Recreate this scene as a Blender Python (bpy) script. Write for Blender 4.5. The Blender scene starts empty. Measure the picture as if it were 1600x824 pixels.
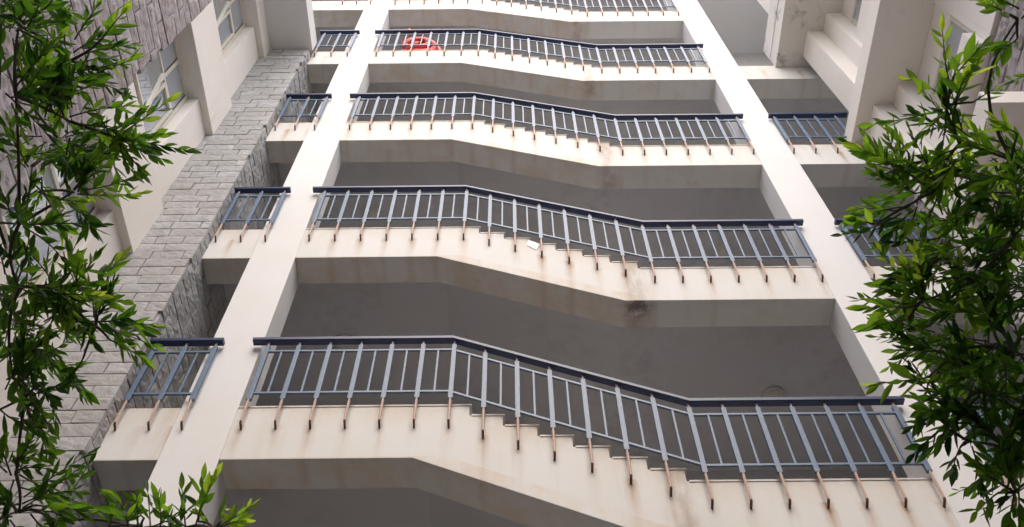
import bpy, bmesh, math, random
import numpy as np
from mathutils import Vector, Matrix

# ------------------------------------------------------------------ scene, camera, light
sc = bpy.context.scene
C = sc.collection
R = math.radians
sc.render.engine = 'CYCLES'
sc.cycles.use_denoising = True
sc.cycles.max_bounces = 10
sc.cycles.diffuse_bounces = 6
sc.cycles.transparent_max_bounces = 16

CAM = Vector((0.0, -5.5205, 1.6))
FPX, PITCH, ROLL = 1423.0, R(58.12), 0.0095
cam_d = bpy.data.cameras.new('camera')
cam_d.sensor_width = 36.0
cam_d.lens = 36.0 * FPX / 1600.0
cam_d.clip_start, cam_d.clip_end = 0.05, 400.0
cam = bpy.data.objects.new('camera', cam_d)
C.objects.link(cam)
fwd = Vector((0, math.cos(PITCH), math.sin(PITCH)))
up = Vector((0, -math.sin(PITCH), math.cos(PITCH)))
rt = Vector((1, 0, 0))
cr, sr = math.cos(ROLL), math.sin(ROLL)
rt2 = rt * cr - up * sr
up2 = rt * sr + up * cr
cam.matrix_world = Matrix(((rt2.x, up2.x, -fwd.x, CAM.x), (rt2.y, up2.y, -fwd.y, CAM.y),
                           (rt2.z, up2.z, -fwd.z, CAM.z), (0, 0, 0, 1)))
sc.camera = cam

SUN_EL, SUN_AZ = R(52), R(176)       # azimuth clockwise from +y
world = bpy.data.worlds.new('World')
sc.world = world
world.use_nodes = True
wn = world.node_tree
bg = wn.nodes['Background']
sky = wn.nodes.new('ShaderNodeTexSky')
sky.sky_type = 'NISHITA'
sky.sun_disc = False
sky.sun_elevation = SUN_EL
sky.sun_rotation = SUN_AZ
sky.dust_density = 4.0
sky.air_density = 1.0
wn.links.new(sky.outputs[0], bg.inputs[0])
bg.inputs[1].default_value = 0.15
sun_d = bpy.data.lights.new('sun', 'SUN')
sun_d.energy = 1.5
sun_d.angle = R(110)
sun_d.color = (1.0, 0.94, 0.87)
sun = bpy.data.objects.new('sun', sun_d)
C.objects.link(sun)
sdir = Vector((math.sin(SUN_AZ) * math.cos(SUN_EL), math.cos(SUN_AZ) * math.cos(SUN_EL), math.sin(SUN_EL)))
sun.rotation_euler = sdir.to_track_quat('Z', 'Y').to_euler()
vs = sc.view_settings
vs.view_transform = 'Standard'
vs.look = 'None'
vs.gamma = 1.0
vs.exposure = 1.15

# ------------------------------------------------------------------ helpers
def at(px, py, dist):
    """world point seen at photo pixel (1600 wide) at a given distance"""
    a, b = px - 800.0, 412.0 - py
    u, v = a * cr + b * sr, -a * sr + b * cr
    d = (rt * u + up * v + fwd * FPX).normalized()
    return CAM + d * dist

def tag(o, label=None, cat=None, group=None, kind=None):
    if label: o['label'] = label
    if cat: o['category'] = cat
    if group: o['group'] = group
    if kind: o['kind'] = kind
    return o

def empty(name, loc, label, cat, group=None):
    o = bpy.data.objects.new(name, None)
    C.objects.link(o)
    o.location = loc
    o.empty_display_size = 0.2
    return tag(o, label, cat, group)

class MB:
    def __init__(self):
        self.v, self.f, self.m = [], [], []
    def box(self, x0, x1, y0, y1, z0, z1, mi=0):
        b = len(self.v)
        self.v += [(x0,y0,z0),(x1,y0,z0),(x1,y1,z0),(x0,y1,z0),(x0,y0,z1),(x1,y0,z1),(x1,y1,z1),(x0,y1,z1)]
        for q in ((0,3,2,1),(4,5,6,7),(0,1,5,4),(1,2,6,5),(2,3,7,6),(3,0,4,7)):
            self.f.append(tuple(b+i for i in q)); self.m.append(mi)
        return self
    def prism(self, poly, y0, y1, mi=0):
        """poly: (x,z) outline, counter-clockwise seen from -y"""
        b = len(self.v); n = len(poly)
        self.v += [(x, y0, z) for x, z in poly] + [(x, y1, z) for x, z in poly]
        self.f.append(tuple(b+i for i in range(n))); self.m.append(mi)
        self.f.append(tuple(b+n+i for i in reversed(range(n)))); self.m.append(mi)
        for i in range(n):
            j = (i+1) % n
            self.f.append((b+i, b+n+i, b+n+j, b+j)); self.m.append(mi)
        return self
    def bar(self, p, q, w, h, mi=0, side=Vector((0,1,0))):
        """square bar from p to q; w along side, h across"""
        p, q = Vector(p), Vector(q)
        d = (q-p).normalized()
        s = (side - d*side.dot(d)).normalized()
        t = d.cross(s)
        b = len(self.v)
        for e in (p, q):
            for a, c in ((-1,-1),(1,-1),(1,1),(-1,1)):
                self.v.append(tuple(e + s*(a*w/2) + t*(c*h/2)))
        for f in ((0,1,2,3),(7,6,5,4),(0,4,5,1),(1,5,6,2),(2,6,7,3),(3,7,4,0)):
            self.f.append(tuple(b+i for i in f)); self.m.append(mi)
        return self
    def tube(self, pts, rad, n=8, mi=0, cap=True):
        pts = [Vector(p) for p in pts]
        if not isinstance(rad, (list, tuple)): rad = [rad]*len(pts)
        b = len(self.v)
        ref = Vector((0.31, 0.2, 0.93))
        for i, p in enumerate(pts):
            d = (pts[min(i+1, len(pts)-1)] - pts[max(i-1, 0)]).normalized()
            s = d.cross(ref)
            if s.length < 1e-3: s = d.cross(Vector((1,0,0)))
            s.normalize(); t = d.cross(s)
            for k in range(n):
                a = 2*math.pi*k/n
                self.v.append(tuple(p + (s*math.cos(a) + t*math.sin(a))*rad[i]))
        for i in range(len(pts)-1):
            for k in range(n):
                k2 = (k+1) % n
                self.f.append((b+i*n+k, b+i*n+k2, b+(i+1)*n+k2, b+(i+1)*n+k)); self.m.append(mi)
        if cap:
            self.f.append(tuple(b+k for k in reversed(range(n)))); self.m.append(mi)
            e = b+(len(pts)-1)*n
            self.f.append(tuple(e+k for k in range(n))); self.m.append(mi)
        return self
    def lathe(self, prof, c, n=28, mi=0):
        b = len(self.v)
        for r_, z in prof:
            for k in range(n):
                a = 2*math.pi*k/n
                self.v.append((c[0]+r_*math.cos(a), c[1]+r_*math.sin(a), c[2]+z))
        for i in range(len(prof)-1):
            for k in range(n):
                k2 = (k+1) % n
                self.f.append((b+i*n+k, b+i*n+k2, b+(i+1)*n+k2, b+(i+1)*n+k)); self.m.append(mi)
        return self
    def build(self, name, mats, parent=None, bevel=0.0, smooth=False, recalc=True):
        me = bpy.data.meshes.new(name)
        off = Vector(parent_world(parent)) if parent else Vector((0,0,0))
        me.from_pydata([tuple(Vector(v)-off) for v in self.v], [], self.f)
        mats = mats if isinstance(mats, (list, tuple)) else [mats]
        for m in mats: me.materials.append(m)
        me.polygons.foreach_set('material_index', self.m)
        if recalc:
            bm = bmesh.new(); bm.from_mesh(me)
            bmesh.ops.recalc_face_normals(bm, faces=bm.faces)
            if bevel:
                ed = [e for e in bm.edges if len(e.link_faces) == 2 and e.calc_face_angle(0) > R(30)]
                bmesh.ops.bevel(bm, geom=ed, offset=bevel, segments=2, affect='EDGES', profile=0.6, clamp_overlap=True)
            bm.to_mesh(me); bm.free()
        if smooth:
            me.polygons.foreach_set('use_smooth', [True]*len(me.polygons))
        me.update()
        o = bpy.data.objects.new(name, me)
        C.objects.link(o)
        if parent: o.parent = parent
        return o

def parent_world(o):
    p = Vector((0,0,0))
    while o is not None:
        p += Vector(o.location); o = o.parent
    return p

def copy_tree(o, parent=None):
    c = o.copy(); C.objects.link(c)
    if parent is not None: c.parent = parent
    for ch in list(o.children): copy_tree(ch, c)
    return c

# ------------------------------------------------------------------ materials
def mat(name, base, rough=0.8, metal=0.0, spec=0.3):
    m = bpy.data.materials.new(name); m.use_nodes = True
    nt = m.node_tree; p = nt.nodes['Principled BSDF']
    p.inputs['Base Color'].default_value = (*base, 1)
    p.inputs['Roughness'].default_value = rough
    p.inputs['Metallic'].default_value = metal
    p.inputs['Specular IOR Level'].default_value = spec
    return m, nt, p

def N(nt, t, **kw):
    n = nt.nodes.new(t)
    for k, v in kw.items(): setattr(n, k, v)
    return n

def ramp(nt, fac, stops):
    r_ = N(nt, 'ShaderNodeValToRGB')
    el = r_.color_ramp.elements
    while len(el) < len(stops): el.new(0.5)
    for e, (p, c) in zip(el, stops):
        e.position = p
        e.color = (*c, 1) if isinstance(c, tuple) else (c, c, c, 1)
    nt.links.new(fac, r_.inputs[0])
    return r_.outputs[0]

def noise(nt, vec, scale, detail=4, rough=0.5, sc3=None):
    n = N(nt, 'ShaderNodeTexNoise')
    n.inputs['Scale'].default_value = scale
    n.inputs['Detail'].default_value = detail
    n.inputs['Roughness'].default_value = rough
    if sc3:
        mp = N(nt, 'ShaderNodeMapping')
        mp.inputs['Scale'].default_value = sc3
        nt.links.new(vec, mp.inputs[0]); vec = mp.outputs[0]
    nt.links.new(vec, n.inputs['Vector'])
    return n.outputs[0]

def mix(nt, fac, a, b, mode='MIX'):
    m = N(nt, 'ShaderNodeMix', data_type='RGBA', blend_type=mode)
    for s, v in ((0, fac), (6, a), (7, b)):
        if hasattr(v, 'is_linked') or hasattr(v, 'links'): nt.links.new(v, m.inputs[s])
        elif s == 0: m.inputs[0].default_value = v
        else: m.inputs[s].default_value = (*v, 1)
    return m.outputs[2]

def mul(nt, a, b, op='MULTIPLY'):
    m = N(nt, 'ShaderNodeMath', operation=op)
    for i, v in enumerate((a, b)):
        if isinstance(v, (int, float)): m.inputs[i].default_value = v
        else: nt.links.new(v, m.inputs[i])
    return m.outputs[0]

def paint(name, base, dirt=(0.45,0.36,0.27), streak=0.5, mould=0.0, bump=0.15, fleck=0.3, lo=0.58, hi=0.78, rust=False):
    m, nt, p = mat(name, base, 0.78, 0, 0.25)
    pos = N(nt, 'ShaderNodeNewGeometry').outputs['Position']
    big = noise(nt, pos, 0.9, 5, 0.6)
    col = mix(nt, ramp(nt, big, [(0.3, 0.0), (0.75, 1.0)]), base, tuple(c*k for c, k in zip(base, (0.93, 0.91, 0.86))))
    st = noise(nt, pos, 1.0, 5, 0.62, (5.5, 5.5, 0.45))
    patch = noise(nt, pos, 0.8, 3, 0.5, (1.0, 1.0, 1.4))
    f = mul(nt, ramp(nt, st, [(lo, 0.0), (hi, 1.0)]), ramp(nt, patch, [(0.42, 0.0), (0.62, 1.0)]))
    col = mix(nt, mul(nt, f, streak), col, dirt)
    fl = noise(nt, pos, 38, 2, 0.5)
    col = mix(nt, mul(nt, ramp(nt, fl, [(0.72, 0.0), (0.8, 1.0)]), fleck), col, (0.3, 0.25, 0.2))
    if rust:
        sp = N(nt, 'ShaderNodeSeparateXYZ'); nt.links.new(pos, sp.inputs[0])
        x, y, z = sp.outputs
        wob = mul(nt, mul(nt, noise(nt, pos, 3.0, 3, 0.6, (1, 1, 2)), 0.5, 'SUBTRACT'), 0.05)
        xw = mul(nt, x, wob, 'ADD')
        u = mul(nt, mul(nt, mul(nt, xw, 2.43-0.1543+30.86, 'ADD'), 1/0.3086), 1.0, 'MODULO')
        du = mul(nt, mul(nt, u, 0.5, 'SUBTRACT'), 0.0, 'ADD'); du = mul(nt, du, du)
        near = ramp(nt, du, [(0.0, 1.0), (0.006, 0.55), (0.05, 0.0)])
        drop = N(nt, 'ShaderNodeClamp'); nt.links.new(mul(nt, x, 0.594, 'ADD'), drop.inputs[0]); drop.inputs[2].default_value = 2.188
        zz = mul(nt, z, mul(nt, drop.outputs[0], 0.98/2.188), 'ADD')
        w = mul(nt, mul(nt, zz, 3.305*4 - 7.345 - 0.02, 'ADD'), 3.305, 'MODULO')     # 0 at the soffit edge, 0.68 at the top
        below = ramp(nt, w, [(0.0, 0.25), (0.10, 0.45), (0.34, 1.0), (0.40, 1.0), (0.42, 0.15), (0.60, 0.15), (0.66, 0.4)])
        rn = ramp(nt, noise(nt, pos, 1.0, 3, 0.6, (3.3, 1, .25)), [(0.42, 0.0), (0.64, 1.0)])
        col = mix(nt, mul(nt, mul(nt, mul(nt, near, below), rn), 0.85), col, (0.40, 0.24, 0.13))
        tan = mul(nt, ramp(nt, w, [(0.35, 0.0), (0.66, 1.0)]), ramp(nt, noise(nt, pos, 2.2, 5, 0.7, (1, 1, .5)), [(0.4, 0.0), (0.7, 1.0)]))
        col = mix(nt, mul(nt, tan, 0.65), col, (0.55, 0.43, 0.30))
        # the damp run where the flight meets the lower landing
        dx = mul(nt, mul(nt, xw, 1.36, 'SUBTRACT'), mul(nt, xw, 1.36, 'SUBTRACT'))
        run = mul(nt, ramp(nt, dx, [(0.0, 1.0), (0.012, 0.3), (0.05, 0.0)]), ramp(nt, noise(nt, pos, 7, 6, 0.7, (1, 1, .3)), [(0.35, 0.1), (0.6, 1.0)]))
        col = mix(nt, mul(nt, run, 0.6), col, (0.30, 0.21, 0.14))
        vd = N(nt, 'ShaderNodeVectorMath', operation='DISTANCE'); nt.links.new(pos, vd.inputs[0]); vd.inputs[1].default_value = (1.36, 0.10, 9.72)
        blot = mul(nt, ramp(nt, vd.outputs['Value'], [(0.0, 0.9), (0.07, 0.8), (0.22, 0.0)]), ramp(nt, noise(nt, pos, 9, 5, 0.7), [(0.42, 0.0), (0.55, 1.0)]))
        under = ramp(nt, mul(nt, z, 9.70, 'SUBTRACT'), [(0.0, 1.0), (0.02, 0.0)])
        col = mix(nt, mul(nt, mul(nt, blot, under), 0.85), col, (0.05, 0.045, 0.045))
    if mould:
        mo = mul(nt, ramp(nt, noise(nt, pos, 5.5, 7, 0.72), [(0.52, 0.0), (0.62, 1.0)]),
                 ramp(nt, noise(nt, pos, 1.6, 3, 0.5), [(0.42, 0.0), (0.6, 1.0)]))
        col = mix(nt, mul(nt, mo, mould), col, (0.12, 0.11, 0.1))
    nt.links.new(col, p.inputs['Base Color'])
    b = N(nt, 'ShaderNodeBump')
    b.inputs['Strength'].default_value = bump
    b.inputs['Distance'].default_value = 0.01
    nt.links.new(noise(nt, pos, 60, 4, 0.6), b.inputs['Height'])
    nt.links.new(b.outputs[0], p.inputs['Normal'])
    return m

M = {}
M['column'] = paint('white_column_paint', (0.70, 0.70, 0.705), streak=0.16, lo=0.62, hi=0.85)
M['parapet'] = paint('cream_parapet_paint', (0.665, 0.66, 0.645), streak=0.35, lo=0.52, hi=0.74, rust=True)
M['wing'] = paint('lightened_wing_paint', (0.83, 0.785, 0.74), streak=0.3)  # same paint as the gallery; base lightened in place of light the wings lack
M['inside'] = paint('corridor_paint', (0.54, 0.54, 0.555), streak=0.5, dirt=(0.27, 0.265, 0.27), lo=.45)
M['mould'] = paint('mouldy_white_paint', (0.70, 0.68, 0.65), streak=0.3, mould=0.6)

def stone_mat(name, base, vein, bumpd):
    m, nt, p = mat(name, base, 0.85, 0, 0.3)
    pos = N(nt, 'ShaderNodeNewGeometry').outputs['Position']
    at_ = N(nt, 'ShaderNodeAttribute', attribute_name='tint').outputs['Fac']
    n1 = noise(nt, pos, 9, 8, 0.7)
    n2 = noise(nt, pos, 2.2, 4, 0.6, (1, 1, 3))
    c = mix(nt, ramp(nt, n1, [(0.35, 0.0), (0.7, 1.0)]), tuple(x*0.78 for x in base), tuple(min(1, x*1.15) for x in base))
    c = mix(nt, mul(nt, at_, 0.7), c, tuple(x*k for x, k in zip(base, (0.74, 0.70, 0.66))))
    c = mix(nt, mul(nt, ramp(nt, n2, [(0.56, 0.0), (0.72, 1.0)]), 0.6), c, vein)
    nt.links.new(c, p.inputs['Base Color'])
    b = N(nt, 'ShaderNodeBump')
    b.inputs['Strength'].default_value = 0.7
    b.inputs['Distance'].default_value = bumpd
    nt.links.new(noise(nt, pos, 22, 8, 0.68), b.inputs['Height'])
    nt.links.new(b.outputs[0], p.inputs['Normal'])
    return m
M['stone'] = stone_mat('grey_split_stone', (0.45, 0.45, 0.45), (0.37, 0.34, 0.29), 0.02)
M['stone2'] = stone_mat('pinkish_split_stone', (0.46, 0.415, 0.42), (0.27, 0.2, 0.17), 0.03)
M['mortar'] = mat('dark_mortar', (0.07, 0.06, 0.055), 0.95)[0]

def metal_paint(name, base, rough, grime):
    m, nt, p = mat(name, base, rough, 0.0, 0.5)
    pos = N(nt, 'ShaderNodeNewGeometry').outputs['Position']
    f = ramp(nt, noise(nt, pos, 14, 6, 0.65), [(0.5, 0.0), (0.75, 1.0)])
    nt.links.new(mix(nt, mul(nt, f, 0.55), base, grime), p.inputs['Base Color'])
    return m
M['rail'] = metal_paint('blue_grey_metal_paint', (0.085, 0.138, 0.222), 0.45, (0.19, 0.21, 0.24))
M['hand'] = metal_paint('navy_handrail_paint', (0.008, 0.024, 0.085), 0.42, (0.02, 0.035, 0.08))
M['rod'] = metal_paint('primer_rod', (0.50, 0.36, 0.29), 0.7, (0.32, 0.16, 0.09))
M['rust'] = metal_paint('rusty_hook', (0.16, 0.07, 0.04), 0.85, (0.04, 0.025, 0.02))
M['frame'] = paint('cream_window_frame', (0.68, 0.64, 0.56), streak=0.3, bump=0.02)
M['seal'] = mat('dark_gasket', (0.03, 0.028, 0.028), 0.7)[0]
M['lamp'] = mat('lamp_opal_glass', (0.55, 0.54, 0.48), 0.35)[0]
M['red'] = mat('red_plastic', (0.62, 0.06, 0.045), 0.45)[0]
M['paper'] = mat('white_paper', (0.82, 0.86, 0.87), 0.7)[0]
M['curtain'] = mat('pale_curtain', (0.45, 0.45, 0.47), 0.9)[0]
M['pipe'] = mat('black_pipe', (0.02, 0.02, 0.025), 0.5)[0]
g, nt, p = mat('window_glass', (0.55, 0.60, 0.68), 0.04, 0.5, 1.0)
p.inputs['IOR'].default_value = 1.9
M['glass'] = g
g, nt, p = mat('clear_glass', (0.75, 0.82, 0.9), 0.03, 0.85, 1.0)
M['glass2'] = g

m, nt, p = mat('concrete_ground', (0.3, 0.29, 0.27), 0.9)
pos = N(nt, 'ShaderNodeNewGeometry').outputs['Position']
nt.links.new(mix(nt, noise(nt, pos, 1.5, 8, 0.65), (0.035, 0.035, 0.033), (0.08, 0.078, 0.072)), p.inputs['Base Color'])
M['ground'] = m

m, nt, p = mat('bark', (0.12, 0.09, 0.065), 0.9)
pos = N(nt, 'ShaderNodeNewGeometry').outputs['Position']
nt.links.new(mix(nt, noise(nt, pos, 25, 6, 0.7, (1, 1, 0.25)), (0.05, 0.04, 0.03), (0.2, 0.16, 0.12)), p.inputs['Base Color'])
M['bark'] = m

m = bpy.data.materials.new('leaf'); m.use_nodes = True
nt = m.node_tree; p = nt.nodes['Principled BSDF']
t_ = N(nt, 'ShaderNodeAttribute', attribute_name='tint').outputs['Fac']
c1 = ramp(nt, t_, [(0.0, (0.015, 0.04, 0.014)), (0.4, (0.05, 0.12, 0.018)), (1.0, (0.19, 0.33, 0.03))])  # dark end also stands in for shade inside the crown
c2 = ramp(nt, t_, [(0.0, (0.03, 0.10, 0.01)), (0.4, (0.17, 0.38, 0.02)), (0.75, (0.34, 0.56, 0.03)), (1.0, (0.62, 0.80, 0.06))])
nt.links.new(c1, p.inputs['Base Color'])
p.inputs['Roughness'].default_value = 0.38
p.inputs['Specular IOR Level'].default_value = 0.45
tr = N(nt, 'ShaderNodeBsdfTranslucent'); nt.links.new(c2, tr.inputs[0])
ms = N(nt, 'ShaderNodeMixShader'); ms.inputs[0].default_value = 0.62
nt.links.new(p.outputs[0], ms.inputs[1]); nt.links.new(tr.outputs[0], ms.inputs[2])
nt.links.new(ms.outputs[0], nt.nodes['Material Output'].inputs[0])
M['leaf'] = m

# ------------------------------------------------------------------ ground
gm = MB(); gm.v = [(-60,-60,0),(60,-60,0),(60,60,0),(-60,60,0)]; gm.f = [(0,1,2,3)]; gm.m = [0]
tag(gm.build('ground', M['ground'], recalc=False), kind='structure')

# ------------------------------------------------------------------ the stair-gallery building
P = 3.305                     # storey pitch
def Z(k): return k * P        # level offset
TOPL, TOPR, BOTL, BOTR = 8.02, 7.04, 7.345, 6.395
XA, XB = -2.525, 3.475        # opening between the columns
BD = 0.36                     # beam and column depth
STEPX = [-0.40 + 0.305*i for i in range(7)]
RISE = (TOPL - TOPR) / 7
BACK = 3.0

bld = empty('gallery_building', (0.475, 0.18, 0), 'cream block of open corridor galleries with stepped parapets between two tall white columns', 'building')
KTOP = 5
for x0, x1 in ((-3.05, XA), (XB, 4.0)):
    MB().box(x0, x1, 0, BD, 0, 26.3).build('column', M['column'], bld, bevel=0.008)

def step_profile():
    pts = []
    z = TOPL
    for i, x in enumerate(STEPX):
        pts.append((x, z)); z -= RISE; pts.append((x, z))
    return pts      # left to right, downwards

for k in range(-2, KTOP+1):
    dz = Z(k)
    top = [(XA, TOPL)] + step_profile() + [(XB, TOPR)]
    poly = [(XA, BOTL), (-0.87, BOTL), (1.215, BOTR), (XB, BOTR)] + top[::-1]
    poly = [(x, z+dz) for x, z in poly]
    MB().prism(poly, 0, BD).build('parapet', M['parapet'], bld, bevel=0.006)
    # floor slab and flight behind the parapet beam
    sl = [(XA-3.6, TOPL-0.17), (-0.82, TOPL-0.17), (1.25, TOPR-0.17), (XB+3.2, TOPR-0.17),
          (XB+3.2, TOPR-0.02), (1.43, TOPR-0.02), (-0.4, TOPL-0.02), (XA-3.6, TOPL-0.02)]
    if k >= 4: sl = [(min(x, XB+.5), z) for x, z in sl]
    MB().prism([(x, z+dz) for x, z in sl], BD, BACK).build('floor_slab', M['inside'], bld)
    # thin render nosing along every step top
    nb = MB()
    z = TOPL + dz; xs = [XA] + STEPX + [XB]
    for i in range(len(xs)-1):
        e = 0.018 if i < 7 else 0.0
        nb.box(xs[i]+ (0.02 if i else 0.0), xs[i+1]+e, -0.007, BD-0.01, z-0.012, z+0.008); z -= RISE
    nb.build('step_nosing', M['parapet'], bld)
    # side bays
    MB().box(-3.62 if k < 4 else -4.7, -3.05, 0, BD, BOTL+dz, TOPL+dz).build('parapet', M['parapet'], bld, bevel=0.006)
    if k <= 3:
        MB().box(4.0, 6.2, 0, BD, BOTR+dz, TOPR+dz).build('parapet', M['parapet'], bld, bevel=0.006)
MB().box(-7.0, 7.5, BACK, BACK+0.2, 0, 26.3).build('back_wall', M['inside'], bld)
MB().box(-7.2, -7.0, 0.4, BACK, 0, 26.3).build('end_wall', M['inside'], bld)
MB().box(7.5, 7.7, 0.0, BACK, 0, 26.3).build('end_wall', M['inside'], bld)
MB().box(-7.2, 7.7, -0.12, BACK+0.2, 26.3, 26.55).build('roof_slab', M['column'], bld)

# --- stonework: rows of split-faced blocks, each a bumpy slab with open joints
def stone_face(mb, tint, rng, origin, u, n, length, z0, z1, ch, bl, depth=0.05, rough=0.012, gap=0.008, lift=0.012, flush_end=True):
    """blocks on the vertical plane through origin, running along u, facing n"""
    u, n, o = Vector(u), Vector(n), Vector(origin)
    rows = int(round((z1-z0)/ch)); ch = (z1-z0)/rows
    for r_ in range(rows):
        za, zb = z0+r_*ch+gap/2, z0+(r_+1)*ch-gap/2
        jit = rng.uniform(-0.008, 0.008)
        s = -rng.uniform(0.0, 1.0)*bl if not flush_end else -((r_ % 2)*0.5+rng.uniform(-.12, .12))*bl
        while s < length:
            l = bl*rng.uniform(0.75, 1.25)
            a, b = max(s, 0)+gap/2, min(s+l, length)-gap/2
            s += l
            if b-a < 0.03: continue
            nx, nz = max(2, int((b-a)/0.05)), 4
            base = len(mb.v)
            pr = rng.uniform(0, lift); tl = rng.random()
            tilt = rng.uniform(-1, 1)*rough*0.8
            for j in range(nz+1):
                for i in range(nx+1):
                    fu, fz = i/nx, j/nz
                    edge = min(fu*nx, (1-fu)*nx, fz*nz, (1-fz)*nz)
                    h = depth + pr + (rough*rng.uniform(-1, 1) if edge >= 1 else -rough*(0.55+0.5*rng.random())) + tilt*(fu-.5)*2
                    zz = za+(zb-za)*fz + (jit if 0 < j < nz else 0)
                    mb.v.append(tuple(o + u*(a+(b-a)*fu) + n*h + Vector((0,0,zz-o.z))))
            f0 = len(mb.f)
            for j in range(nz):
                for i in range(nx):
                    q = base+j*(nx+1)+i
                    mb.f.append((q, q+1, q+nx+2, q+nx+1))
            ring = [base+i for i in range(nx+1)] + [base+j*(nx+1)+nx for j in range(1, nz+1)] \
                 + [base+nz*(nx+1)+i for i in range(nx-1, -1, -1)] + [base+j*(nx+1) for j in range(nz-1, 0, -1)]
            back = len(mb.v)
            for q in ring:
                v = Vector(mb.v[q]); h = (v-o).dot(n)
                mb.v.append(tuple(v - n*h))
            L = len(ring)
            for i in range(L):
                j = (i+1) % L
                mb.f.append((ring[j], ring[i], back+i, back+j))
            cnt = len(mb.f)-f0
            mb.m += [0]*cnt; tint += [tl]*cnt

def stone_obj(name, mb, tint, m, parent):
    o = mb.build(name, m, parent, recalc=False)
    a = o.data.attributes.new('tint', 'FLOAT', 'FACE')
    a.data.foreach_set('value', tint)
    return o

rng = random.Random(5)
# left stone pier: front at y=-0.2, right face at x=-3.6
mb, tt = MB(), []
stone_face(mb, tt, rng, (-3.60, -0.14, 0), (-1,0,0), (0,-1,0), 0.95, 3.0, 17.53, 0.17, 0.41, depth=0.045, rough=0.004, lift=0.008, gap=0.011)
stone_face(mb, tt, rng, (-3.655, -0.16, 0), (0,1,0), (1,0,0), 2.1, 3.0, 17.53, 0.17, 0.36, depth=0.04, rough=0.007, lift=0.012, gap=0.014)
pier = stone_obj('stone_pier', mb, tt, M['stone'], bld)
MB().box(-4.6, -3.652, -0.145, 1.95, 0, 17.53).build('pier_core', M['mortar'], bld)
# right stone pier under the upper slab
mb, tt = MB(), []
stone_face(mb, tt, rng, (5.08, -0.14, 0), (1,0,0), (0,-1,0), 1.9, 3.0, 13.03, 0.2, 0.41, depth=0.045, rough=0.008)
stone_face(mb, tt, rng, (5.13, -0.16, 0), (0,1,0), (-1,0,0), 0.15, 3.0, 13.03, 0.2, 0.36, depth=0.035, rough=0.016)
stone_obj('stone_pier', mb, tt, M['stone2'], bld)
MB().box(5.126, 7.0, -0.145, -0.01, 0, 13.03).build('pier_core', M['mortar'], bld)

# ------------------------------------------------------------------ left window wing
def window(parent, xf, s, y0, y1, z0, z1, open_low=True, tilt=16):
    """s=+1 faces +x, s=-1 faces -x. y0 (deeper, near building) > y1"""
    fr = MB()
    t, w = 0.05, 0.055
    xa, xb = (xf, xf+s*t)
    xa, xb = min(xa, xb), max(xa, xb)
    ym = y0 - 0.56; zm = z1 - 0.66
    fr.box(xa, xb, y0-w, y0, z0, z1).box(xa, xb, y1, y1+w, z0, z1)
    fr.box(xa, xb, y1+w, y0-w, z0, z0+w).box(xa, xb, y1+w, y0-w, z1-w, z1)
    f = fr.build('window', M['frame'], parent, bevel=0.004)
    xa2, xb2 = xa+0.006, xb-0.006
    MB().box(xa2, xb2, ym-w/2, ym+w/2, z0+w, z1-w).build('mullion', M['frame'], f, bevel=0.004)
    MB().box(xa+0.004, xb-0.004, ym+w/2, y0-w, zm-w/2, zm+w/2).box(xa+0.004, xb-0.004, y1+w, ym-w/2, zm-w/2, zm+w/2).build('transom', M['frame'], f, bevel=0.004)
    xg = xf + s*0.02
    def pane(ya, yb, za, zb):
        MB().box(min(xg, xg+s*.006), max(xg, xg+s*.006), ya, yb, za, zb).build('pane', M['glass'], f)
        g = 0.012
        MB().box(min(xg+s*.007, xg+s*.012), max(xg+s*.007, xg+s*.012), ya, ya+g, za, zb).box(min(xg+s*.007, xg+s*.012), max(xg+s*.007, xg+s*.012), yb-g, yb, za, zb).build('gasket', M['seal'], f)
    pane(ym+w/2, y0-w, zm+w/2, z1-w); pane(y1+w, ym-w/2, zm+w/2, z1-w)
    pane(ym+w/2, y0-w, z0+w, zm-w/2)
    # inner sash bars
    sb = MB()
    a0, a1, b0, b1 = ym+w/2+.03, y0-w-.03, z0+w+.03, zm-w/2-.03
    xs = (min(xf+s*.03, xf+s*.062), max(xf+s*.03, xf+s*.062)); q = 0.045
    sb.box(*xs, a0, a0+q, b0, b1).box(*xs, a1-q, a1, b0, b1).box(*xs, a0+q, a1-q, b0, b0+q).box(*xs, a0+q, a1-q, b1-q, b1)
    sb.build('fixed_sash', M['frame'], f, bevel=0.003)
    # outward-tilted sash, hinged at its top edge
    th = R(tilt)
    ya, yb, zt, zb = y1+w+.01, ym-w/2-.01, zm-w/2-.01, z0+w+.01
    h = zt-zb
    def pt(y, d, off=0.0):  # d down the sash, off outwards
        return (xf+s*(0.05+math.sin(th)*d+math.cos(th)*off), y, zt-math.cos(th)*d+math.sin(th)*off)
    ob = MB(); q = 0.025
    ob.bar(pt(ya+q, 0), pt(ya+q, h), 0.05, 0.035); ob.bar(pt(yb-q, 0), pt(yb-q, h), 0.05, 0.035)
    for d in (q, h-q):
        ob.bar(pt(ya+2*q, d), pt(yb-2*q, d), 0.035, 0.05, side=Vector((math.cos(th)*s, 0, math.sin(th))))
    so = ob.build('open_sash', M['frame'], f)
    gv = [pt(ya+2*q, 2*q, -.003), pt(yb-2*q, 2*q, -.003), pt(yb-2*q, h-2*q, -.003), pt(ya+2*q, h-2*q, -.003),
          pt(ya+2*q, 2*q, .003), pt(yb-2*q, 2*q, .003), pt(yb-2*q, h-2*q, .003), pt(ya+2*q, h-2*q, .003)]
    gb = MB(); gb.v = gv
    gb.f = [(0,1,2,3),(7,6,5,4),(0,4,5,1),(1,5,6,2),(2,6,7,3),(3,7,4,0)]; gb.m = [0]*6
    gb.build('open_pane', M['glass2'], f)
    return f

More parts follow.
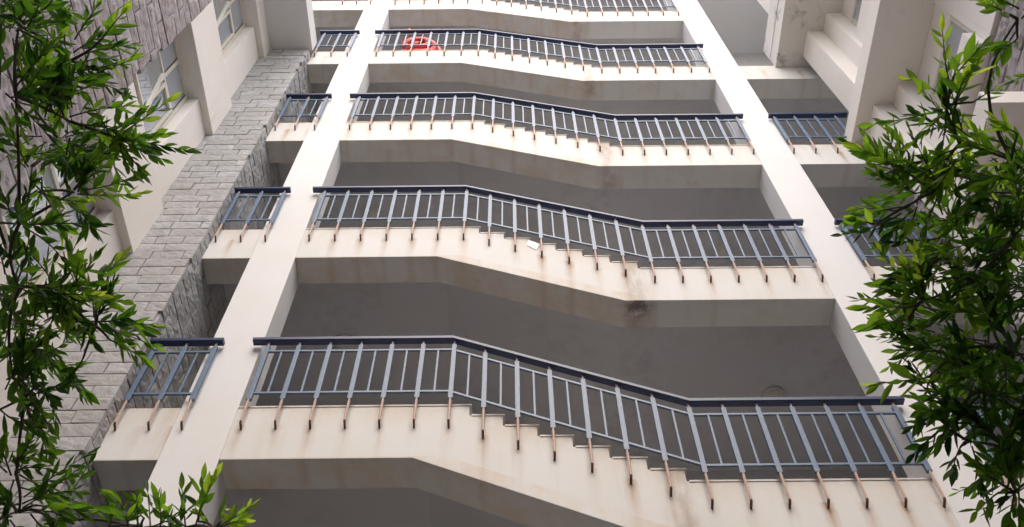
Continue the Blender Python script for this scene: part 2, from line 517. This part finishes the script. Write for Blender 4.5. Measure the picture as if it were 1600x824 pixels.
lw = empty('window_wing', (-5.4, -4.0, 0), 'left side wing with grey-pink split stone cladding, white panels and tilted open windows', 'building')
XW, XP, XG = -4.405, -4.30, -4.60
MB().box(-4.75, XW, -0.745, -0.146, 0, 17.08+0.46).build('wall_strip', M['wing'], lw, bevel=0.006)
for k in range(-2, 3):
    z0 = 10.47 + Z(k); z1 = z0 + (1.08 if k < 2 else 0.47)
    MB().box(-4.75, XP, -1.822, -0.145, z0, z1).build('panel', M['wing'], lw, bevel=0.006)
    if k < 2:
        MB().box(-4.75, -4.50, -1.86, -0.747, z1, z1+0.04).build('sill', M['wing'], lw)
        window(lw, XG, 1, -0.75, -1.98, z1+0.04, z0+P-0.002, tilt=(9 if k != 1 else 7))
        MB().box(-4.9, -4.85, -2.6, -0.75, z1, z0+P).build('curtain', M['curtain'], lw)
mb, tt = MB(), []
stone_face(mb, tt, rng, (XP-0.05, -1.825, 0), (0,-1,0), (1,0,0), 5.2, 3.0, 23.0, 0.205, 0.62, depth=0.05, rough=0.009, lift=0.016, gap=0.016)
stone_obj('stone_cladding', mb, tt, M['stone2'], lw)
MB().box(-4.55, XP-0.048, -7.03, -1.83, 0, 23.0).build('cladding_core', M['mortar'], lw)
MB().box(-6.5, -4.9, -7.0, -0.15, 0, 23.0).build('wing_core', M['inside'], lw)
# slab that juts out above the stone pier
MB().box(XP+0.002, -3.55, -4.2, -0.147, 17.54, 18.0).build('slab_band', M['column'], lw, bevel=0.006)

# ------------------------------------------------------------------ right wing
rw = empty('window_wing', (6.2, -4.0, 0), 'right side wing with jutting cream slabs, mould-stained upper edge and small high windows', 'building')
MB().box(5.07, 6.4, -0.64, -0.2, 0, 24).build('wall_pier', M['wing'], rw, bevel=0.006)
MB().box(5.34, 6.4, -0.95, -0.642, 0, 24).build('wall_strip', M['wing'], rw, bevel=0.006)
for k in range(-3, 3):
    dz = Z(k)
    if k == 1:
        MB().box(4.625, 6.4, -4.2, -0.002, 13.56+dz, 13.94+dz).build('slab_band', M['mould'], rw, bevel=0.004)
        MB().box(4.618, 6.4, -4.2, -0.002, 13.955+dz, 14.42+dz).build('slab_band', M['mould'], rw, bevel=0.004)
    elif k < 1:
        MB().box(4.87, 6.4, -4.2 if k >= 0 else -2.0, -0.645 if k < 0 else -0.002, 13.56+dz, 13.86+dz).build('slab_band', M['wing'], rw, bevel=0.006)
    zb, zt = 12.33+dz, 13.07+dz
    MB().box(5.42, 6.4, -2.06, -0.952, zb-1.0 if k > 0 else zb-0.42, zb-0.03).build('spandrel', M['wing'], rw, bevel=0.006)
    MB().box(5.60, 6.4, -2.06, -0.952, zt, 13.558+dz).build('lintel', M['wing'], rw, bevel=0.004)
    fr = MB(); w = 0.06
    fr.box(5.6, 5.65, -1.02, -0.955, zb-.03, zt).box(5.6, 5.65, -2.05, -1.99, zb-.03, zt).box(5.6, 5.65, -1.99, -1.02, zb-.03, zb+.03).box(5.6, 5.65, -1.99, -1.02, zt-.05, zt)
    f = fr.build('window', M['frame'], rw, bevel=0.004)
    MB().box(5.602, 5.648, -1.53, -1.47, zb+.03, zt-.05).build('mullion', M['frame'], f, bevel=0.004)
    MB().box(5.625, 5.631, -1.47, -1.02, zb+.03, zt-.05).build('pane', M['glass'], f)
    MB().box(5.625, 5.631, -1.99, -1.53, zb+.03, zt-.05).build('pane', M['glass'], f)
MB().box(5.57, 6.4, -2.9, -2.062, 11.95, 24).build('wall_strip', M['wing'], rw, bevel=0.006)
MB().box(5.60, 6.4, -7.0, -2.902, 11.95, 24).build('wall_strip', M['wing'], rw, bevel=0.006)
mb, tt = MB(), []
stone_face(mb, tt, rng, (5.65, -0.96, 0), (0,-1,0), (-1,0,0), 6.0, 3.0, 11.88, 0.2, 0.6, depth=0.05, rough=0.016, lift=0.02, gap=0.014)
stone_obj('stone_cladding', mb, tt, M['stone2'], rw)
MB().box(5.648, 6.4, -7.0, -0.952, 0, 11.94).build('cladding_core', M['mortar'], rw)

# unseen block added behind the camera, only to shape the light
ob_ = empty('light_shaping_block', (0, -24, 0), 'plain cream block across the courtyard behind the photographer', 'building')
wb = MB()
for k in range(4):
    z0 = 0.9 + 3.3*k
    wb.box(-14, 14, -37.2, -12.0, z0+1.7, z0+3.3)
    for i in range(9):
        wb.box(-14+3.3*i, -14+3.3*i+1.6, -37.2, -12.0, z0, z0+1.7)
wb.box(-14, 14, -37.2, -12.0, 0, 0.9)
wb.build('wall', M['wing'], ob_)
MB().box(-14.3, 14.3, -38, -11.8, 14.1, 14.4).build('roof', M['column'], ob_)  # added pale roof, bounces light up to the high soffits
MB().box(-13.9, 13.9, -37.0, -12.3, 0, 14.05).build('window_band', M['glass'], ob_)

# ------------------------------------------------------------------ railings
RY = -0.062
def zrail(x, zl):           # follows the stair between the two kinks
    a, b = -0.594, 1.594
    t = min(1, max(0, (x-a)/(b-a)))
    return zl - 0.99*t

def post(root, x, zl):
    pb = MB().box(x-.023, x+.023, RY-.012, RY+.022, zl+0.03, zl+0.845)
    o = pb.build('post', M['rail'], root, bevel=0.003)
    rb = MB().tube([(x, RY, zl+0.905), (x, RY, zl-0.262), (x, RY+.004, zl-0.274), (x, 0.012, zl-0.302)], [.0125, .0125, .0115, .0105], 6)
    rb.m = [0]*6 + [1]*(len(rb.m)-6)
    rb.build('anchor_rod', [M['rod'], M['rust']], o)

def railing(x0, x1, posts, label, group, stair=True, zb=8.02):
    root = empty('railing', ((x0+x1)/2, RY, zb), label, 'railing', group)
    zf = (lambda x: zrail(x, zb)) if stair else (lambda x: zb)
    kx = [x0] + ([-0.594, 1.594] if stair else []) + [x1]
    # handrail: one mitred rectangular tube
    prof = [(-.044, -.018), (-.038, -.025), (.028, -.025), (.034, -.018), (.034, .018), (.026, .027), (-.036, .027), (-.044, .018)]
    hb = MB(); n = len(prof)
    for x in kx:
        for a, c in prof: hb.v.append((x, RY+a, zf(x)+0.918+c))
    for i in range(len(kx)-1):
        for j in range(n):
            j2 = (j+1) % n
            hb.f.append((i*n+j, i*n+j2, (i+1)*n+j2, (i+1)*n+j))
    hb.f += [tuple(range(n)), tuple((len(kx)-1)*n+j for j in reversed(range(n)))]
    hb.m = [0]*len(hb.f)
    hb.build('handrail', M['hand'], root)
    for nm, h in (('top_rail', 0.757), ('bottom_rail', 0.125)):
        rb = MB(); kk = [posts[0]] + ([-0.594, 1.594] if stair else []) + [posts[-1]]
        for a, b in zip(kk, kk[1:]):
            rb.bar((a, RY+.002, zf(a)+h), (b, RY+.002, zf(b)+h), 0.022, 0.022)
        rb.build(nm, M['rail'], root)
    for x in posts: post(root, x, zf(x))
    for a, b in zip(posts, posts[1:]):
        x = (a+b)/2
        MB().box(x-.010, x+.010, RY-.007, RY+.011, zf(x)+.136, zf(x)+.746).build('baluster', M['rail'], root, bevel=0.002)
    return root

px = [-2.43 + 0.3086*i for i in range(20)]
main_lab = ['longest stair railing at the bottom, blue-grey bars under a navy handrail',
            'long stair railing with a white scrap wedged below it, second up from the bottom',
            'long stair railing third up from the bottom, between the two white columns',
            'long stair railing with the red coil behind its left end',
            'long stair railing at the very top edge, only its feet showing']
left_lab = ['short railing of three posts at the lowest gallery beside the grey stone pier',
            'short railing beside the stone pier, second up in the narrow left bay',
            'short railing beside the stone pier, third up in the narrow left bay',
            'short railing in the narrow left bay just right of the jutting slab',
            'short railing at the top edge of the narrow left bay']
right_lab = ['short railing in the right bay mostly hidden by leaves at the lowest gallery',
             'short railing in the right bay partly behind leaf tips, second up',
             'short railing in the right bay beside the rust-stained cream slab edge, uncovered by leaves']
proto = railing(-2.592, 3.54, px, main_lab[0], 'stair railings between the two columns')
for k in range(1, 5):
    c = copy_tree(proto); c.location.z += Z(k); c['label'] = main_lab[k]
protol = railing(-3.645, -2.89, [-3.55, -3.25, -2.955], left_lab[0], 'short railings in the left bay', False)
for k in range(1, 5):
    c = copy_tree(protol); c.location.z += Z(k); c['label'] = left_lab[k]
protor = railing(3.935, 5.12, [4.005, 4.315, 4.625, 4.935], right_lab[0], 'short railings in the right bay', False, zb=7.035)
for k in range(1, 3):
    c = copy_tree(protor); c.location.z += Z(k); c['label'] = right_lab[k]

# ------------------------------------------------------------------ ceiling lamps, red coil, paper scrap
def lamp(x, y, z, label):
    t = empty('ceiling_lamp', (x, y, z), label, 'lamp', 'round corridor ceiling lamps')
    MB().lathe([(0.0, -.012), (.125, -.012), (.13, -.02), (.13, -.04), (.115, -.045)], (x, y, z)).build('base_ring', M['frame'], t, smooth=True)
    MB().lathe([(.118, -.04), (.116, -.07), (.095, -.10), (.06, -.118), (0.0, -.125)], (x, y, z)).build('shade', M['lamp'], t, smooth=True)
zL, zR = TOPL-.17, TOPR-.17
lamp(3.16, 1.72, zR+P, 'round opal ceiling lamp at the lower right, above the lowest long handrail')
lamp(-2.2, 1.6, zL+P, 'round ceiling lamp behind the lowest long railing near its left end')
lamp(-2.24, 1.48, zL+2*P, 'round ceiling lamp behind the third post of the second long railing')
lamp(3.22, 1.68, zR+2*P, 'round ceiling lamp behind the right end of the second long railing')

co = empty('hose_coil', (-1.75, 0.1, 17.94), 'bulky red coil bundled on the ledge behind the upper railing', 'hose')
cb = MB(); rg = random.Random(3)
for i, (cx, rr, tilt, ph) in enumerate([(-1.78, .20, .25, 0), (-1.72, .245, -.2, .5), (-1.68, .19, .6, 1.0), (-1.60, .215, -.55, 1.5)]):
    pts = []
    for a in range(25):
        t = 2*math.pi*a/24
        x, z = math.cos(t)*rr*1.15, math.sin(t)*rr
        pts.append((cx + x, 0.10 + i*0.045 + math.sin(t+ph)*0.04, 18.62 + z*1.8 + tilt*x*.35))
    cb.tube(pts, .062, 10)
cb.build('coil', M['red'], co, smooth=True)
MB().tube([(-1.9, .08, 18.2), (-2.0, .1, 18.45), (-2.03, .12, 18.9), (-2.04, .12, 19.3), (-2.0, .12, 19.5)], [.05, .036, .022, .02, .05], 9).build('end_piece', M['red'], co, smooth=True)
MB().tube([(-2.0, .10, 18.12), (-1.9, .08, 18.02), (-1.7, 0.06, 18.0), (-1.5, .08, 18.06), (-1.42, .12, 18.3)], .065, 9).build('tail', M['red'], co, smooth=True)

sx, sz = 0.235, 10.93
pb = MB().prism([(0.175, 10.88), (0.285, 10.765), (0.345, 10.895), (0.195, 10.995)], -0.008, -0.004)
o = pb.build('paper_scrap', M['paper'])
tag(o, 'white scrap of card stuck on a step edge under the second long railing', 'paper')

# ------------------------------------------------------------------ trees
def leaf_arrays():
    st = [(0.0, .0), (.12, .42), (.3, .88), (.48, 1.0), (.68, .78), (.86, .36), (1.0, 0.0)]
    v, f = [], []
    for t, w in st:
        v.append((t, -w, 0)); v.append((t, 0, -1)); v.append((t, w, 0))
    for i in range(len(st)-1):
        a = i*3
        f.append((a, a+1, a+4, a+3)); f.append((a+1, a+2, a+5, a+4))
    return np.array(v, float), np.array(f, int)
LV, LF = leaf_arrays()

class Crown:
    def __init__(self, seed):
        self.rs = np.random.RandomState(seed)
        self.V, self.T = [], []
        self.tw = MB()
    def leaf(self, p, d, nrm, L, W, tint, curl):
        d = d/np.linalg.norm(d)
        s = np.cross(nrm, d); s /= (np.linalg.norm(s)+1e-9)
        n = np.cross(d, s)
        t, w, m = LV[:, 0], LV[:, 1], LV[:, 2]
        fold = 0.25*W
        self.V.append(p + np.outer(t*L, d) + np.outer(w*W/2, s) + np.outer(m*fold*np.sin(np.pi*t) - curl*L*t*t, n))
        self.T.append(np.full(len(LF), tint))
    def sprig(self, p, d, L, n, leafL, age_shade):
        rs = self.rs
        p = np.array(p); d = np.array(d)/np.linalg.norm(d)
        bend = rs.normal(0, .25, 3)
        pts = []
        q = p.copy(); dd = d.copy(); step = L/8
        for i in range(9):
            pts.append(q.copy()); q = q + dd*step; dd = dd + bend*0.12; dd /= np.linalg.norm(dd)
        self.tw.tube([tuple(a) for a in pts], [0.0018*(1-.8*i/8)+.0005 for i in range(9)], 5, cap=False)
        a0 = rs.uniform(0, 6.28)
        for i in range(n):
            f = 0.12 + 0.88*(i+0.5)/n
            j = min(7, int(f*8)); a = pts[j] + (pts[j+1]-pts[j])*(f*8-j)
            dr = pts[j+1]-pts[j]; dr /= np.linalg.norm(dr)
            ref = np.array([0.2, 0.9, 0.3]); s = np.cross(dr, ref); s /= np.linalg.norm(s); t = np.cross(dr, s)
            an = a0 + i*2.4 + rs.normal(0, .3)
            o = s*math.cos(an) + t*math.sin(an)
            spread = rs.uniform(.55, 1.2)*(1.15-.75*f)
            ld = dr + o*spread + rs.normal(0, .22, 3) + np.array([0, 0, -.18])
            ll = leafL*rs.uniform(.65, 1.15)*(1.0 if f < .7 else 1.25-.75*(f-.3))
            nn = np.cross(ld, np.cross(o + rs.normal(0, .35, 3), ld)) if rs.rand() < .6 else rs.normal(0, 1, 3)
            tint = np.clip(age_shade*rs.uniform(.5, 1.15) + (.25 if f > .8 else 0)*age_shade + rs.normal(0, .07), 0, 1)
            self.leaf(a, ld, nn, ll, ll*rs.uniform(.22, .38), tint, rs.uniform(-.08, .26))
        self.leaf(pts[-1], dd, rs.normal(0, 1, 3), leafL*.8, leafL*.26, min(1, age_shade*1.25), .05)
    def build(self, tree):
        V = np.concatenate(self.V); n = len(self.V)
        F = (LF[None] + (np.arange(n)*len(LV))[:, None, None]).reshape(-1, 4)
        off = np.array(parent_world(tree))
        V = V - off
        me = bpy.data.meshes.new('crown')
        me.vertices.add(len(V)); me.vertices.foreach_set('co', V.ravel())
        me.loops.add(F.size); me.loops.foreach_set('vertex_index', F.ravel())
        me.polygons.add(len(F))
        me.polygons.foreach_set('loop_start', np.arange(len(F))*4)
        me.polygons.foreach_set('loop_total', np.full(len(F), 4))
        me.polygons.foreach_set('use_smooth', np.ones(len(F), bool))
        me.update(calc_edges=True)
        a = me.attributes.new('tint', 'FLOAT', 'FACE'); a.data.foreach_set('value', np.concatenate(self.T))
        me.materials.append(M['leaf'])
        o = bpy.data.objects.new('crown', me); C.objects.link(o); o.parent = tree
        print('leaves', n)
        return o

def limb(mb, p, q, r0, r1, rs, n=6, sag=.06):
    p, q = Vector(p), Vector(q)
    L = (q-p).length
    pts, rad = [], []
    o1 = Vector(rs.normal(0, sag*L, 3))
    for i in range(n+1):
        t = i/n
        pts.append(p.lerp(q, t) + o1*math.sin(math.pi*t) + Vector((0, 0, .05*L*math.sin(math.pi*t))))
        rad.append(r0 + (r1-r0)*t)
    mb.tube(pts, rad, 8)

def tree(name, label, base, fork, blobs, tips, off, seed):
    """blobs: (px, py, r_px, dist, count, young) ; tips: explicit sprigs (px0,py0,px1,py1,dist,leaves,young)"""
    root = empty(name, base, label, 'tree', None)
    cr_ = Crown(seed); rs = cr_.rs
    tk = MB()
    base, fork = Vector(base), Vector(fork)
    pts = [base.lerp(fork, t) + Vector((.05*math.sin(t*5), .04*math.sin(t*4+1), 0)) for t in np.linspace(0, 1, 8)]
    tk.tube(pts, [.085-.045*t for t in np.linspace(0, 1, 8)], 12)
    cen = Vector((0, 0, 0))
    cs = [at(b[0] + (22 if 800 < b[0] < 1470 else 0), b[1], b[3]) for b in blobs]
    for c in cs: cen += c/len(cs)
    forks = [fork]
    order = sorted(range(len(cs)), key=lambda i: (cs[i]-fork).length)
    nodes = [fork]
    for i in order:
        c = cs[i]
        nb = min(nodes, key=lambda q: (q-c).length + .35*(q-fork).length)
        limb(tk, nb, c, 0.010 if nb is fork else .0045, .0025, rs)
        nodes.append(c)
    for (bx, by, br, bd, cnt, age_shd), c in zip(blobs, cs):
        cnt = max(2, int(round(cnt*(1.6 if bd > 3 else 1.02 if bx > 800 else 1.12))))
        if bx > 800 and bx < 1470: bx += 22
        rw_ = br/FPX*bd*.9
        for _ in range(cnt):
            o = rs.normal(0, 1, 3); o /= np.linalg.norm(o)
            o = o*rw_*rs.rand()**.5*np.array([1, 1.6, 1])
            outw = np.array(c-fork); outw /= np.linalg.norm(outw)
            d = o/np.linalg.norm(o)*.8 + outw*.45 + np.array([0, -.1, .1]) + rs.normal(0, .4, 3)
            st = np.array(c) + o*.35
            e = st + d/np.linalg.norm(d)*rw_*.3
            cr_.sprig(st, d, rs.uniform(.09, .17), rs.randint(9, 14), rs.uniform(.038, .062), np.clip(age_shd*1.1+.02+rs.normal(0, .22), .0, 1))  # low values paint shade inside the crown, high ones mark young leaves
    for x0, y0, x1, y1, ds, n, age_shd in tips:
        a = at(x0, y0, ds); b = at(x1, y1, ds*rs.uniform(.95, 1.05))
        nb = min(nodes, key=lambda q: (q-a).length)
        limb(tk, nb, a, .004, .0025, rs, 5, .04)
        cr_.sprig(np.array(a), np.array(b-a), (b-a).length, n, rs.uniform(.055, .07), age_shd)
    for _ in range(off[0]):           # foliage outside the photograph's frame
        o = rs.normal(0, 1, 3)*np.array(off[2])
        c = np.array(off[1]) + o
        d = o + rs.normal(0, .3, 3) + np.array([0, 0, .3])
        cr_.sprig(c, d, rs.uniform(.15, .26), rs.randint(11, 17), rs.uniform(.05, .07), rs.uniform(.15, .6))
        if rs.rand() < .25:
            limb(tk, fork, c, .008, .003, rs)
    t_ = tk.build('trunk', M['bark'], root, smooth=True)
    w_ = cr_.tw.build('twigs', M['bark'], root, smooth=True, recalc=False); w_['kind'] = 'stuff'
    cr_.build(root)
    return root

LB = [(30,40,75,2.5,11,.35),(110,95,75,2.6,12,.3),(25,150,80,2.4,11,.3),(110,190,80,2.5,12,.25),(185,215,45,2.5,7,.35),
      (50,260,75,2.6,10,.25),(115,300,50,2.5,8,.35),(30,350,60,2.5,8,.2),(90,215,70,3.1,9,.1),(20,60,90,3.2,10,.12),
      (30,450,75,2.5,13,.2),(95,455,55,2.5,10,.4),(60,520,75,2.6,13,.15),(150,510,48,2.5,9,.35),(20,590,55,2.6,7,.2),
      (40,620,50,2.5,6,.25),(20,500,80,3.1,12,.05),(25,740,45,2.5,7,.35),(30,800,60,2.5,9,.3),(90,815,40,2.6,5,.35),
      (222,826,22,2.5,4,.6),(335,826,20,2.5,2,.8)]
LT = [(195,205,255,165,2.5,8,.8),(190,240,248,205,2.5,8,.45),(160,60,190,20,2.5,6,.7),(160,110,205,95,2.5,6,.7),(170,240,190,285,2.5,7,.35),
      (60,300,135,330,2.4,9,.85),(120,440,120,400,2.5,6,.6),(140,450,190,412,2.5,9,.75),(150,470,195,470,2.5,8,.5),(170,530,230,560,2.5,11,.6),
      (130,560,110,600,2.5,7,.1),(60,600,100,640,2.5,7,.2),(30,650,80,690,2.5,8,.35),(30,720,75,700,2.5,8,.45),(60,790,130,800,2.5,9,.5),
      (0,640,30,668,2.5,5,.5),(200,824,192,765,2.4,8,.6),(225,810,205,790,2.4,5,.2),(235,824,232,765,2.5,7,.45),(250,824,256,780,2.5,8,.45),
      (268,824,262,795,2.5,6,.55),(290,824,283,765,2.5,7,.5),(305,824,326,745,2.5,9,.75),(310,815,318,752,2.6,6,.5),(345,815,340,785,2.5,5,.8),
      (350,822,375,808,2.5,5,.8),(170,824,180,800,2.5,6,.4),(290,824,270,800,2.6,6,.1),(330,824,310,795,2.6,6,.5)]
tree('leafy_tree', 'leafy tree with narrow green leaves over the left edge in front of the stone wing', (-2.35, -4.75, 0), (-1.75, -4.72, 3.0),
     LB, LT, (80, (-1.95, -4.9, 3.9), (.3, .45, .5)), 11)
RB = [(1590,30,40,2.5,6,.6),(1478,165,42,2.5,7,.45),(1500,225,55,2.5,9,.3),(1580,250,50,2.5,8,.5),(1545,300,75,2.6,12,.25),(1440,300,50,2.5,9,.4),
      (1395,270,36,2.5,7,.45),(1400,320,45,2.5,8,.35),(1490,350,80,2.6,13,.2),(1585,370,70,2.5,11,.15),(1450,400,45,2.5,8,.45),(1520,440,80,2.5,12,.3),
      (1590,470,70,2.6,10,.2),(1420,470,48,2.5,8,.5),(1480,510,75,2.6,12,.25),(1560,540,80,2.5,13,.25),(1460,560,40,2.5,6,.35),(1530,610,75,2.5,12,.2),
      (1590,640,70,2.5,11,.15),(1570,700,50,2.5,9,.2),(1500,640,30,2.5,5,.1),(1515,690,24,2.5,3,.2),(1585,770,40,2.5,6,.4),(1550,420,90,3.1,14,.05),(1540,620,90,3.1,14,.05),
      (1560,320,80,3.1,12,.05),(1640,300,60,2.5,8,.2),(1650,450,70,2.6,9,.2),(1650,600,70,2.5,9,.2),(1640,740,60,2.5,8,.2),(1590,550,60,2.5,8,.1)]
RT = [(1480,150,1497,80,2.5,7,.8),(1470,150,1440,120,2.5,6,.75),(1490,120,1530,75,2.5,7,.6),(1520,160,1550,140,2.5,5,.5),(1400,260,1345,228,2.4,9,.75),(1395,290,1340,240,2.5,7,.6),
      (1400,330,1345,320,2.5,8,.6),(1420,240,1400,210,2.5,6,.8),(1370,350,1335,345,2.5,6,.7),(1420,480,1352,480,2.4,9,.65),(1420,500,1365,505,2.5,8,.4),(1430,450,1400,420,2.5,7,.75),
      (1470,550,1400,545,2.5,9,.5),(1450,590,1370,602,2.4,9,.8),(1450,600,1440,650,2.5,7,.2),(1500,560,1440,560,2.5,7,.7),(1490,640,1425,645,2.5,8,.3),(1480,670,1450,710,2.5,8,.3),
      (1500,700,1480,740,2.5,8,.3),(1540,740,1505,775,2.5,7,.5),(1560,770,1530,790,2.5,6,.6),(1570,20,1550,5,2.5,6,.6),(1590,60,1570,80,2.5,6,.5),(1590,210,1560,190,2.5,7,.8),(1575,330,1590,290,2.5,7,.8)]
tree('leafy_tree', 'leafy tree with narrow green leaves at the right edge before the short railings', (2.35, -4.75, 0), (1.8, -4.7, 3.0),
     RB, RT, (80, (1.98, -4.9, 3.95), (.3, .45, .5)), 23)
